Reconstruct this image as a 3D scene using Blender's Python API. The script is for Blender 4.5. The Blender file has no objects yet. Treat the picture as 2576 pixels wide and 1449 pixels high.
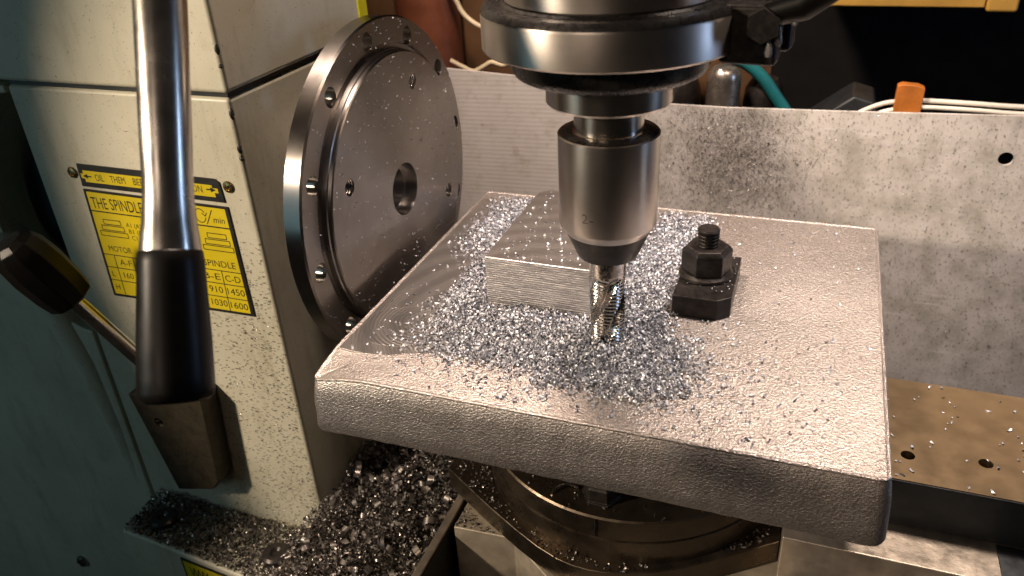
import bpy, bmesh, math, random
import numpy as np
from mathutils import Vector, Matrix, noise as mnoise

S = 0.001                      # all lengths below are millimetres
rng = np.random.default_rng(7)
random.seed(7)
scene = bpy.context.scene
COL = scene.collection

# ------------------------------------------------------------------ camera
cam_d = bpy.data.cameras.new("camera")
cam = bpy.data.objects.new("camera", cam_d)
COL.objects.link(cam)
CAM = Vector((73.82, -294.89, 200.23))
right = Vector((0.93733, 0.34472, -0.05079))
down = Vector((0.12781, -0.47575, -0.87025))
fwd = Vector((-0.32416, 0.80922, -0.48999))
m = Matrix((right, -down, -fwd)).transposed().to_4x4()
m.translation = CAM * S
cam.matrix_world = m
cam_d.sensor_width = 36.0
cam_d.lens = 36.0 * 2022 / 2576
cam_d.clip_start = 0.01
cam_d.clip_end = 20
cam_d.dof.use_dof = True
cam_d.dof.focus_distance = 0.350
cam_d.dof.aperture_fstop = 15
scene.camera = cam

# ------------------------------------------------------------------ light
world = bpy.data.worlds.new("World")
scene.world = world
world.use_nodes = True
bg = world.node_tree.nodes["Background"]
bg.inputs[0].default_value = (0.36, 0.31, 0.26, 1)
bg.inputs[1].default_value = 0.022

def aim(o, loc, target):
    o.location = Vector(loc) * S
    d = Vector(target) - Vector(loc)
    o.rotation_euler = d.to_track_quat('-Z', 'Y').to_euler()

def spot(name, loc, target, power, color, size, angle, blend):
    l = bpy.data.lights.new(name, 'SPOT')
    l.energy = power; l.color = color; l.shadow_soft_size = size * S
    l.spot_size = math.radians(angle); l.spot_blend = blend
    o = bpy.data.objects.new(name, l); COL.objects.link(o); aim(o, loc, target)
    return o

def area(name, loc, target, power, color, sx, sy):
    l = bpy.data.lights.new(name, 'AREA')
    l.shape = 'RECTANGLE'; l.size = sx * S; l.size_y = sy * S
    l.energy = power; l.color = color
    o = bpy.data.objects.new(name, l); COL.objects.link(o); aim(o, loc, target)
    return o

spot("bench_lamp", (-560, -480, 330), (110, 0, -85), 22.5, (1.0, 0.80, 0.60), 26, 39.4, 0.08)
spot("overhead_lamp", (-134, 40, 460), (-30, 130, 0), 15.0, (1.0, 0.78, 0.64), 40, 110, 0.6)
spot("machine_lamp", (160, 130, 430), (95, 90, 0), 12.5, (1.0, 0.81, 0.68), 40, 62, 0.8)
spot("front_fill", (-30, -720, 330), (70, -30, 0), 7.5, (1.0, 0.78, 0.62), 240, 30, 0.9)  # added fill to brighten the plate's front face, no such lamp in view
area("window_light", (620, 120, 180), (40, 0, 40), 0.55, (0.42, 0.62, 1.0), 70, 260)
area("doorway_light", (-700, -600, 150), (-200, 0, -60), 0.6, (0.38, 0.66, 0.76), 300, 500)

scene.view_settings.view_transform = 'Standard'
scene.view_settings.look = 'None'
scene.view_settings.exposure = 0.0
scene.view_settings.gamma = 1.0
scene.view_settings.use_curve_mapping = False
scene.cycles.max_bounces = 8
scene.cycles.caustics_reflective = False
scene.cycles.caustics_refractive = False
scene.cycles.sample_clamp_indirect = 4.0

# ------------------------------------------------------------------ materials
class NT:
    def __init__(s, name):
        s.mat = bpy.data.materials.new(name); s.mat.use_nodes = True
        s.nt = s.mat.node_tree; s.b = s.nt.nodes["Principled BSDF"]
        s.tc = s.nt.nodes.new("ShaderNodeTexCoord"); s.height = None
    def n(s, t, **k):
        x = s.nt.nodes.new(t)
        for a, v in k.items():
            if a in x.inputs: x.inputs[a].default_value = v
            else: setattr(x, a, v)
        return x
    def link(s, a, b): s.nt.links.new(a, b)
    def vec(s, scale=(1, 1, 1), rot=(0, 0, 0), loc=(0, 0, 0)):
        mp = s.n("ShaderNodeMapping")
        mp.inputs["Scale"].default_value = scale; mp.inputs["Rotation"].default_value = rot
        mp.inputs["Location"].default_value = loc
        s.link(s.tc.outputs["Object"], mp.inputs[0]); return mp.outputs[0]
    def noise(s, scale, detail=3, rough=.55, vec=None, dist=0.0):
        x = s.n("ShaderNodeTexNoise", Scale=scale, Detail=detail, Roughness=rough, Distortion=dist)
        s.link(vec if vec is not None else s.tc.outputs["Object"], x.inputs["Vector"]); return x.outputs["Fac"]
    def ramp(s, fac, stops):
        r = s.n("ShaderNodeValToRGB"); cr = r.color_ramp
        while len(cr.elements) < len(stops): cr.elements.new(0.5)
        for e, (p, c) in zip(cr.elements, stops):
            e.position = p; e.color = (*c, 1) if not isinstance(c, (int, float)) else (c, c, c, 1)
        s.link(fac, r.inputs[0]); return r.outputs[0]
    def mix(s, fac, a, b):
        x = s.n("ShaderNodeMix", data_type='RGBA')
        for sock, v in ((x.inputs[0], fac), (x.inputs[6], a), (x.inputs[7], b)):
            if isinstance(v, (int, float)): sock.default_value = v
            elif isinstance(v, tuple): sock.default_value = (*v, 1)
            else: s.link(v, sock)
        return x.outputs[2]
    def math(s, op, a, b=None):
        x = s.n("ShaderNodeMath", operation=op)
        for i, v in enumerate((a, b)):
            if v is None: continue
            if isinstance(v, (int, float)): x.inputs[i].default_value = v
            else: s.link(v, x.inputs[i])
        return x.outputs[0]
    def bump(s, h, strength, dist):
        x = s.n("ShaderNodeBump", Strength=strength, Distance=dist * S)
        s.link(h, x.inputs["Height"])
        if s.height is not None: s.link(s.height, x.inputs["Normal"])
        s.height = x.outputs[0]; s.link(s.height, s.b.inputs["Normal"])
    def base(s, c):
        if isinstance(c, tuple): s.b.inputs["Base Color"].default_value = (*c, 1)
        else: s.link(c, s.b.inputs["Base Color"])
    def rough(s, r):
        if isinstance(r, (int, float)): s.b.inputs["Roughness"].default_value = r
        else: s.link(r, s.b.inputs["Roughness"])
    def metal(s, v):
        if isinstance(v, (int, float)): s.b.inputs["Metallic"].default_value = v
        else: s.link(v, s.b.inputs["Metallic"])

MAT = {}
def simple(name, c, rough=.5, metal=0., vscale=200, var=.18, bump=0., bscale=800, rvar=.1, detail=3):
    t = NT(name)
    f = t.noise(vscale, 4)
    t.base(t.ramp(f, [(0.3, tuple(x * (1 - var) for x in c)), (0.7, tuple(min(1, x * (1 + var)) for x in c))]))
    g = t.noise(vscale * 3.1, 3)
    t.rough(t.ramp(g, [(0.3, max(0.03, rough - rvar)), (0.7, min(1, rough + rvar))]))
    t.metal(metal)
    if bump: t.bump(t.noise(bscale, detail), 1.0, bump)
    MAT[name] = t.mat
    return t

def build_materials():
    # machine enamel, grey green, with oily film and fine dirt
    t = NT("enamel")
    f = t.noise(22, 4); sp = t.noise(900, 2, .6); st = t.noise(60, 5, .65)
    c = t.ramp(f, [(0.3, (.54, .51, .39)), (0.7, (.63, .60, .475))])
    c = t.mix(t.ramp(st, [(0.55, 0.0), (0.75, .35)]), c, (.33, .30, .20))
    sm = t.noise(34, 5, .7, t.vec(scale=(1.6, 1.6, .35)))
    c = t.mix(t.ramp(sm, [(0.52, 0.0), (0.70, .45)]), c, (.30, .265, .17))
    c = t.mix(t.ramp(sp, [(0.66, 0.0), (0.72, .7)]), c, (.10, .09, .07))
    t.base(c); t.rough(t.ramp(st, [(0.3, .36), (0.7, .55)])); t.bump(t.noise(420, 3), .5, .06)
    MAT["enamel"] = t.mat
    # as-cast aluminium
    t = NT("cast_aluminium")
    f = t.noise(26, 4); g = t.noise(1650, 2, .6, t.vec(scale=(.55, .8, .85))); h = t.noise(330, 3)
    c = t.ramp(f, [(0.3, (.45, .41, .385)), (0.7, (.58, .535, .51))])
    c = t.mix(t.ramp(g, [(0.32, .6), (0.46, 0.0)]), c, (.16, .125, .105))
    c = t.mix(t.ramp(t.noise(12, 5, .65), [(0.5, 0.0), (0.68, .4)]), c, (.36, .30, .26))
    t.base(c); t.metal(.9); t.rough(t.ramp(g, [(0.35, .55), (0.65, .33)]))
    t.bump(h, .25, .12); t.bump(g, 1.0, .44)
    MAT["cast_aluminium"] = t.mat
    # milled aluminium, swirl marks from the cutter, centred on each pass
    def milled(name, c, scale, lo, hi, amp):
        t = NT(name)
        w = t.n("ShaderNodeTexWave", wave_type='RINGS', rings_direction='Z', wave_profile='SIN', Scale=scale, Distortion=.5, Detail=1.0)
        w.inputs["Detail Scale"].default_value = 12
        t.link(t.vec(loc=(-c[0] * S, -c[1] * S, 0)), w.inputs["Vector"])
        w2 = t.n("ShaderNodeTexWave", wave_type='RINGS', rings_direction='Z', wave_profile='SIN', Scale=scale * .13, Distortion=1.5, Detail=1.0)
        t.link(t.vec(loc=(-c[0] * S, -c[1] * S, 0)), w2.inputs["Vector"])
        f = t.noise(30, 3)
        t.base(t.ramp(f, [(0.3, tuple(x * lo for x in (.60, .565, .54))), (0.7, tuple(x * hi for x in (.60, .565, .54)))])); t.metal(.95)
        t.rough(t.ramp(w2.outputs["Fac"], [(0.2, .30), (0.8, .335)]))
        t.bump(w.outputs["Fac"], .8, amp); t.bump(t.noise(1400, 2), .3, .03)
        MAT[name] = t.mat
    milled("milled_aluminium", (-40, -40), 190.0, .95, 1.12, .10)
    milled("milled_swirl", (-86, -52), 165.0, .85, 1.0, .12)
    milled("milled_top", (-20, -75), 210.0, 1.0, 1.15, .07)
    # milled block sides: layered cut lines along z
    t = NT("cut_face")
    w = t.n("ShaderNodeTexWave", wave_type='BANDS', bands_direction='Z', wave_profile='SIN', Scale=270.0, Distortion=2.4, Detail=2.0)
    w.inputs["Detail Scale"].default_value = 6
    t.link(t.vec(scale=(.25, .25, 1)), w.inputs["Vector"])
    br = t.noise(500, 3, .6, t.vec(scale=(.22, 1, 2.0)))
    t.base(t.ramp(br, [(0.35, (.58, .55, .54)), (0.65, (.78, .74, .71))])); t.metal(.9)
    t.rough(t.ramp(br, [(0.3, .30), (0.7, .46)]))
    t.bump(w.outputs["Fac"], .8, .16); t.bump(br, .7, .12)
    MAT["cut_face"] = t.mat
    # turned / ground steel
    def steel(name, c, r, scale, axis, dist=.008, aniso=0.):
        t = NT(name)
        sc = [(6, 60, 60), (60, 6, 60), (1, 1, 60)][axis]
        v = t.vec(scale=sc); k = t.noise(scale, 3, .6, v)
        f = t.noise(45, 4)
        cc = t.ramp(f, [(0.3, tuple(x * .82 for x in c)), (0.7, tuple(min(1, x * 1.1) for x in c))])
        t.base(t.mix(t.ramp(t.noise(150, 4, .7), [(0.62, 0.0), (0.85, .25)]), cc, tuple(x * .45 for x in c)))
        t.metal(1.0); t.rough(t.ramp(k, [(0.3, r - .02), (0.7, r + .02)]))
        t.b.inputs["Anisotropic"].default_value = .6; t.b.inputs["Anisotropic Rotation"].default_value = .25
        tg = t.n("ShaderNodeTangent", direction_type='RADIAL', axis='Z'); t.link(tg.outputs[0], t.b.inputs["Tangent"])
        MAT[name] = t.mat
    steel("ground_steel", (.60, .55, .50), .30, 60, 2)
    steel("ring_steel", (.62, .56, .50), .38, 60, 2)
    steel("spindle_steel", (.60, .54, .47), .24, 60, 2, .004)
    # turned disc face: concentric tool marks round the x axis
    t = NT("turned_face")
    w = t.n("ShaderNodeTexWave", wave_type='RINGS', rings_direction='X', wave_profile='SIN', Scale=140.0, Distortion=.6, Detail=2.0)
    t.link(t.tc.outputs["Object"], w.inputs["Vector"])
    f = t.noise(35, 4)
    t.base(t.ramp(f, [(0.3, (.29, .27, .255)), (0.7, (.37, .345, .325))])); t.metal(1.0)
    t.rough(t.ramp(t.noise(90, 3), [(0.3, .27), (0.7, .33)]))
    t.b.inputs["Anisotropic"].default_value = .8; t.b.inputs["Anisotropic Rotation"].default_value = .25
    tg = t.n("ShaderNodeTangent", direction_type='RADIAL', axis='X'); t.link(tg.outputs[0], t.b.inputs["Tangent"])
    t.bump(w.outputs["Fac"], .15, .025)
    MAT["turned_face"] = t.mat
    simple("cutter_steel", (.60, .56, .51), .2, 1.0, 300, .25, .03, 900)
    simple("oily_steel", (.135, .107, .078), .34, .92, 40, .2, .05, 600, .12)
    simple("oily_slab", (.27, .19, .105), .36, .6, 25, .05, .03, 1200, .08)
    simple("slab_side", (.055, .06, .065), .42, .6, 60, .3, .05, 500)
    simple("planed_steel", (.52, .45, .37), .40, .75, 70, .3, .10, 500)
    simple("grey_iron", (.46, .40, .31), .45, .45, 60, .35, .10, 500)
    simple("black_oxide", (.035, .030, .028), .38, .55, 200, .4, .06, 900)
    simple("black_collar", (.02, .018, .017), .30, .25, 150, .4, .05, 700)
    simple("black_plastic", (.005, .0045, .004), .38, 0, 30, .2, .0, 900, .06).b.inputs["Specular IOR Level"].default_value = .16
    simple("chrome", (.70, .66, .60), .24, 1.0, 40, .06, .0, 500, .04)
    simple("selector_iron", (.042, .034, .021), .55, .3, 120, .3, .08, 600)
    simple("dark_void", (.012, .012, .014), .6, 0, 60, .3)
    simple("blue_dark", (.03, .05, .07), .35, .3, 60, .4)
    simple("rust_column", (.17, .055, .026), .42, .1, 30, .35, .06, 300)
    simple("wood", (.10, .05, .02), .6, 0, 20, .4, .2, 120)
    simple("yellow_wood", (.62, .36, .07), .55, 0, 25, .2, .1, 200)
    simple("dark_wall", (.004, .003, .002), .8, 0, 12, .5)
    simple("bed_iron", (.05, .04, .03), .5, .4, 50, .5, .1, 400)
    simple("teal_hose", (.015, .16, .175), .38, 0, 40, .15)
    simple("cream_wire", (.62, .52, .34), .5, 0, 60, .2)
    simple("white_cable", (.72, .68, .60), .45, 0, 60, .12)
    simple("orange_tape", (.42, .135, .02), .5, 0, 90, .25, .05, 300)
    simple("grey_post", (.38, .34, .30), .30, .85, 60, .5, .35, 160)
    simple("grease", (.34, .32, .29), .22, 0, 80, .2)
    simple("label_yellow", (.66, .52, .012), .42, 0, 60, .10, .01, 400)
    simple("label_black", (.016, .015, .012), .45, 0, 80, .3)
    simple("brass", (.42, .29, .13), .28, 1.0, 200, .3, .05, 700)
    simple("warning_yellow", (.72, .66, .01), .45, 0, 60, .1)
    simple("screw_steel", (.33, .36, .36), .32, 1.0, 120, .3, .05, 700)
    simple("ink", (.20, .17, .15), .5, .7, 100, .2)
    # splash boards
    for nm, stripes in (("board_plain", False), ("board_ribbed", True)):
        t = NT(nm)
        a = t.noise(14, 4); b = t.noise(75, 5, .7); d = t.noise(430, 3, .65, t.vec(scale=(1.5, 1, .8)))
        c = t.ramp(a, [(0.3, (.54, .51, .48)), (0.7, (.64, .615, .59))])
        c = t.mix(t.ramp(b, [(0.5, 0.0), (0.75, .45)]), c, (.34, .31, .25))
        if stripes:
            c = t.mix(t.ramp(t.noise(55, 4, .7), [(0.58, 0.0), (0.72, .5)]), c, (.30, .22, .15))
        else:
            c = t.mix(t.ramp(t.noise(38, 5, .7), [(0.44, 0.0), (0.66, .75)]), c, (.29, .28, .24))
            c = t.mix(t.ramp(d, [(0.57, 0.0), (0.66, .8)]), c, (.13, .115, .10))
            sc = t.noise(120, 4, .7, t.vec(scale=(.12, 1, 1), rot=(0, .5, 0)))
            c = t.mix(t.ramp(sc, [(0.60, 0.0), (0.68, .5)]), c, (.72, .71, .70))
        t.base(c); t.rough(.55)
        if stripes:
            w = t.n("ShaderNodeTexWave", wave_type='BANDS', bands_direction='Z', Scale=95.0, Distortion=.3)
            t.link(t.vec(rot=(0, .03, 0)), w.inputs["Vector"]); t.bump(w.outputs["Fac"], .4, .12)
        t.bump(b, .4, .2)
        MAT[nm] = t.mat
    # swarf: every chip its own tone
    def swarf(name, stops, r0, r1, metal):
        t = NT(name); g = t.n("ShaderNodeNewGeometry")
        t.base(t.ramp(g.outputs["Random Per Island"], stops)); t.metal(metal)
        t.rough(t.ramp(g.outputs["Random Per Island"], [(0.1, r1), (0.9, r0)]))
        t.bump(t.noise(1500, 2), .5, .10)
        MAT[name] = t.mat
    swarf("bright_swarf", [(0.0, (.20, .21, .245)), (.5, (.52, .54, .61)), (1.0, (.90, .91, .93))], .4, .62, .40)
    swarf("dark_swarf", [(0.0, (.06, .05, .045)), (.6, (.16, .14, .13)), (1.0, (.62, .58, .56))], .25, .5, .6)
    swarf("steel_curl", [(0.0, (.06, .053, .05)), (.6, (.19, .17, .155)), (1.0, (.60, .55, .50))], .32, .55, .7)
build_materials()

# ------------------------------------------------------------------ mesh helpers
class MB:
    def __init__(s): s.v = []; s.f = []
    def add(s, verts, faces):
        o = len(s.v); s.v += [tuple(p) for p in verts]; s.f += [tuple(i + o for i in f) for f in faces]; return s
    def box(s, x0, x1, y0, y1, z0, z1, mt=None):
        p = [(x, y, z) for z in (z0, z1) for y in (y0, y1) for x in (x0, x1)]
        if mt is not None: p = [tuple(mt @ Vector(q)) for q in p]
        return s.add(p, [(0, 2, 3, 1), (4, 5, 7, 6), (0, 1, 5, 4), (2, 6, 7, 3), (0, 4, 6, 2), (1, 3, 7, 5)])
    def lathe(s, prof, c=(0, 0, 0), axis='z', n=96, mt=None):
        """prof: (r, h) pairs along the axis, ends closed when r > 0"""
        V = []; F = []
        for r, h in prof:
            for k in range(n):
                a = 2 * math.pi * k / n; ca, sa = r * math.cos(a), r * math.sin(a)
                V.append((ca, sa, h) if axis == 'z' else (h, ca, sa) if axis == 'x' else (sa, h, ca))
        for i in range(len(prof) - 1):
            for k in range(n):
                k2 = (k + 1) % n
                F.append((i * n + k, i * n + k2, (i + 1) * n + k2, (i + 1) * n + k))
        F.append(tuple(range(n))); F.append(tuple((len(prof) - 1) * n + k for k in range(n)))
        if mt is not None: V = [tuple(mt @ Vector(q)) for q in V]
        V = [(x + c[0], y + c[1], z + c[2]) for x, y, z in V]
        return s.add(V, F)
    def tube(s, pts, rad, n=16, closed=False):
        pts = [Vector(p) for p in pts]
        if isinstance(rad, (int, float)): rad = [rad] * len(pts)
        V = []; F = []; up = None
        for i, p in enumerate(pts):
            t = (pts[min(i + 1, len(pts) - 1)] - pts[max(i - 1, 0)]).normalized()
            if up is None:
                up = Vector((0, 0, 1)) if abs(t.z) < .9 else Vector((1, 0, 0))
            a = t.cross(up).normalized(); b = a.cross(t).normalized(); up = b
            for k in range(n):
                w = 2 * math.pi * k / n
                V.append(p + a * (rad[i] * math.cos(w)) + b * (rad[i] * math.sin(w)))
        for i in range(len(pts) - 1):
            for k in range(n):
                k2 = (k + 1) % n
                F.append((i * n + k, i * n + k2, (i + 1) * n + k2, (i + 1) * n + k))
        F.append(tuple(reversed(range(n)))); F.append(tuple((len(pts) - 1) * n + k for k in range(n)))
        return s.add(V, F)
    def prism(s, poly, lo, hi, plane='xy'):
        """poly extruded along the third axis"""
        def P(a, b, c): return {'xy': (a, b, c), 'xz': (a, c, b), 'yz': (c, a, b)}[plane]
        n = len(poly)
        V = [P(a, b, lo) for a, b in poly] + [P(a, b, hi) for a, b in poly]
        F = [tuple(range(n)), tuple(range(n, 2 * n))] + [(i, (i + 1) % n, n + (i + 1) % n, n + i) for i in range(n)]
        return s.add(V, F)
    def build(s, name, mat, parent=None, base=None, bevel=0., seg=2, angle=35, sub=0):
        b = Vector(base) if base is not None else (Vector(parent["_b"]) if parent is not None else Vector((0, 0, 0)))
        me = bpy.data.meshes.new(name)
        me.from_pydata([((x - b[0]) * S, (y - b[1]) * S, (z - b[2]) * S) for x, y, z in s.v], [], s.f)
        bm = bmesh.new(); bm.from_mesh(me)
        bmesh.ops.recalc_face_normals(bm, faces=bm.faces); bm.to_mesh(me); bm.free()
        me.materials.append(MAT[mat])
        me.polygons.foreach_set("use_smooth", [True] * len(me.polygons))
        me.set_sharp_from_angle(angle=math.radians(angle))
        o = bpy.data.objects.new(name, me); COL.objects.link(o)
        o["_b"] = tuple(b)
        if parent is not None: o.parent = parent
        else: o.location = b * S
        if bevel:
            md = o.modifiers.new("bevel", 'BEVEL'); md.width = bevel * S; md.segments = seg
            md.limit_method = 'ANGLE'; md.angle_limit = math.radians(30); md.harden_normals = True
        return o

def thing(name, label, cat, base, group=None):
    o = bpy.data.objects.new(name, None); COL.objects.link(o)
    o.empty_display_size = .01
    o.location = Vector(base) * S; o["_b"] = tuple(base)
    tag(o, label, cat, group); return o
def tag(o, label=None, cat=None, group=None, kind=None):
    if label: o["label"] = label
    if cat: o["category"] = cat
    if group: o["group"] = group
    if kind: o["kind"] = kind
    return o

def cut(obj, cutter):
    md = obj.modifiers.new("cut", 'BOOLEAN'); md.object = cutter; md.operation = 'DIFFERENCE'; md.solver = 'EXACT'
    dg = bpy.context.evaluated_depsgraph_get()
    me = bpy.data.meshes.new_from_object(obj.evaluated_get(dg))
    obj.modifiers.clear(); old = obj.data; obj.data = me
    me.polygons.foreach_set("use_smooth", [True] * len(me.polygons)); me.set_sharp_from_angle(angle=math.radians(14))
    cm = cutter.data; bpy.data.objects.remove(cutter); bpy.data.meshes.remove(cm); bpy.data.meshes.remove(old)
    me.name = obj.name

_fc = {}
def text_polys(txt, size):
    if (txt, size) in _fc: return _fc[(txt, size)]
    cu = bpy.data.curves.new("t", 'FONT'); cu.body = txt; cu.size = size; cu.resolution_u = 3
    o = bpy.data.objects.new("t", cu); COL.objects.link(o)
    dg = bpy.context.evaluated_depsgraph_get(); dg.update()
    me = bpy.data.meshes.new_from_object(o.evaluated_get(dg))
    v = [tuple(p.co) for p in me.vertices]; f = [tuple(p.vertices) for p in me.polygons]
    bpy.data.objects.remove(o); bpy.data.curves.remove(cu); bpy.data.meshes.remove(me)
    _fc[(txt, size)] = (v, f); return v, f
def put_text(mb, txt, x0, x1, z0, h, y, shear=0.):
    """fit txt between x0..x1 with cap height h, baseline z0, on a plane facing -y"""
    v, f = text_polys(txt, 1.0)
    xs = [p[0] for p in v]; ys = [p[1] for p in v]
    sx = (x1 - x0) / max(1e-6, max(xs) - min(xs)); sz = h / .70
    mb.add([(x0 + (p[0] - min(xs)) * sx + shear * p[1] * sz, y, z0 + p[1] * sz) for p in v], f)

# ------------------------------------------------------------------ setting
def sheet(name, x0, x1, y0, y1, z0, z1, mat):
    return tag(MB().box(x0, x1, y0, y1, z0, z1).build(name, mat, base=((x0 + x1) / 2, (y0 + y1) / 2, z0)), kind="structure")
sheet("machine_tray", -900, 900, -160, 700, -406, -400, "bed_iron")
sheet("wall", -1100, 1100, 640, 650, -406, 900, "dark_wall")

# ------------------------------------------------------------------ swarf generator
def ribbon_chips(pos, length, width, curl, tilt_flat=0.0, nrm=None, k=5, twist=.3):
    """pos Nx3, arrays of ribbon length / width / curl angle (rad) -> verts, quads (numpy)"""
    N = len(pos)
    t = np.linspace(-.5, .5, k + 1)
    ang = curl[:, None] * t[None]
    R = (length / curl)[:, None]
    hel = twist * length[:, None] * t[None] * rng.uniform(-1, 1, N)[:, None]
    px = R * np.sin(ang); pz = R * (1 - np.cos(ang))
    pz = pz - pz.mean(1, keepdims=True)
    taper = 1 - .55 * np.abs(2 * t[None]) ** 2 * rng.uniform(.2, 1, N)[:, None]
    L = np.stack([px, hel - .5 * width[:, None] * taper, pz], -1)
    Rr = np.stack([px, hel + .5 * width[:, None] * taper, pz + .12 * width[:, None]], -1)
    V = np.stack([L, Rr], 2).reshape(N, 2 * (k + 1), 3)
    # random rotations, optionally flattened towards the surface plane
    q = rng.normal(size=(N, 4)); q /= np.linalg.norm(q, axis=1, keepdims=True)
    if tilt_flat:
        yaw = rng.uniform(0, 2 * np.pi, N); tl = rng.normal(0, tilt_flat, N); ax = rng.uniform(0, 2 * np.pi, N)
        qy = np.stack([np.cos(yaw / 2), 0 * yaw, 0 * yaw, np.sin(yaw / 2)], 1)
        qt = np.stack([np.cos(tl / 2), np.sin(tl / 2) * np.cos(ax), np.sin(tl / 2) * np.sin(ax), 0 * tl], 1)
        a, b = qt.T, qy.T
        q = np.stack([a[0]*b[0]-a[1]*b[1]-a[2]*b[2]-a[3]*b[3], a[0]*b[1]+a[1]*b[0]+a[2]*b[3]-a[3]*b[2],
                      a[0]*b[2]-a[1]*b[3]+a[2]*b[0]+a[3]*b[1], a[0]*b[3]+a[1]*b[2]-a[2]*b[1]+a[3]*b[0]], 1)
    w, x, y, z = q.T
    M = np.stack([1-2*(y*y+z*z), 2*(x*y-w*z), 2*(x*z+w*y), 2*(x*y+w*z), 1-2*(x*x+z*z), 2*(y*z-w*x),
                  2*(x*z-w*y), 2*(y*z+w*x), 1-2*(x*x+y*y)], 1).reshape(N, 3, 3)
    V = np.einsum('nij,nvj->nvi', M, V)
    if nrm == '-y': V = np.stack([V[..., 0], -V[..., 2], V[..., 1]], -1)
    if nrm == '+x': V = np.stack([V[..., 2], V[..., 0], V[..., 1]], -1)
    V = V + pos[:, None, :]
    i = np.arange(k)
    Fq = np.stack([2 * i, 2 * i + 1, 2 * i + 3, 2 * i + 2], 1)
    F = (Fq[None] + (np.arange(N) * 2 * (k + 1))[:, None, None]).reshape(-1, 4)
    return V.reshape(-1, 3), F
def chips_obj(name, parts, mat, label, cat, base, kind="stuff"):
    Vs = []; Fs = []; o = 0
    for V, F in parts:
        Vs.append(V); Fs.append(F + o); o += len(V)
    V = (np.concatenate(Vs) - np.array(base)) * S; F = np.concatenate(Fs)
    me = bpy.data.meshes.new(name)
    me.vertices.add(len(V)); me.vertices.foreach_set("co", V.astype(np.float32).ravel())
    me.loops.add(F.size); me.loops.foreach_set("vertex_index", F.astype(np.int32).ravel())
    me.polygons.add(len(F)); me.polygons.foreach_set("loop_start", np.arange(0, F.size, 4, dtype=np.int32))
    me.polygons.foreach_set("use_smooth", np.ones(len(F), bool))
    me.update(); me.validate()
    me.materials.append(MAT[mat])
    ob = bpy.data.objects.new(name, me); COL.objects.link(ob); ob.location = Vector(base) * S
    tag(ob, label, cat, kind=kind); return ob
def chips(pos, l0, l1, w0, w1, c0, c1, **k):
    N = len(pos)
    return ribbon_chips(np.asarray(pos, float), rng.uniform(l0, l1, N) * rng.uniform(.7, 1.2, N), rng.uniform(w0, w1, N), rng.uniform(c0, c1, N), **k)

# ------------------------------------------------------------------ splash boards
def rounded_top_board():
    bm = bmesh.new()
    pts = [(-38, -400), (-38, 33.5), (-34, 36.3), (-27, 37.4), (-15, 36.8), (20, 36.6), (86, 38), (190, 41), (420, 46), (420, -400)]
    ov = [bm.verts.new((x, 240, z)) for x, z in pts]
    e = [bm.edges.new((ov[i], ov[(i + 1) % len(ov)])) for i in range(len(ov))]
    hv = [bm.verts.new((186.5 + 4.2 * math.cos(a), 240, 14.3 + 4.2 * math.sin(a))) for a in [2 * math.pi * k / 28 for k in range(28)]]
    e += [bm.edges.new((hv[i], hv[(i + 1) % 28])) for i in range(28)]
    bmesh.ops.triangle_fill(bm, use_beauty=True, edges=e)
    r = bmesh.ops.extrude_face_region(bm, geom=bm.faces[:])
    for v in [g for g in r["geom"] if isinstance(g, bmesh.types.BMVert)]: v.co.y += 2.2
    mb = MB(); bm.verts.index_update()
    mb.add([tuple(v.co) for v in bm.verts], [tuple(v.index for v in f.verts) for f in bm.faces]); bm.free()
    return mb
rb = rounded_top_board().build("splash_board", "board_plain", base=(190, 240, -400))
tag(rb, "speckled off-white splash board with a drilled hole, behind the cast plate on the right", "board", "splash boards behind the machine")
lb = MB().prism([(-330, -400), (-330, 60.5), (-176, 52), (-40, 44), (-20, 42.8), (-20, -400)], 247, 249.4, 'xz').build("splash_board", "board_ribbed", base=(-175, 248, -400))
tag(lb, "ribbed pinkish-white splash board between the steel disc and the spindle", "board", "splash boards behind the machine")

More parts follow.
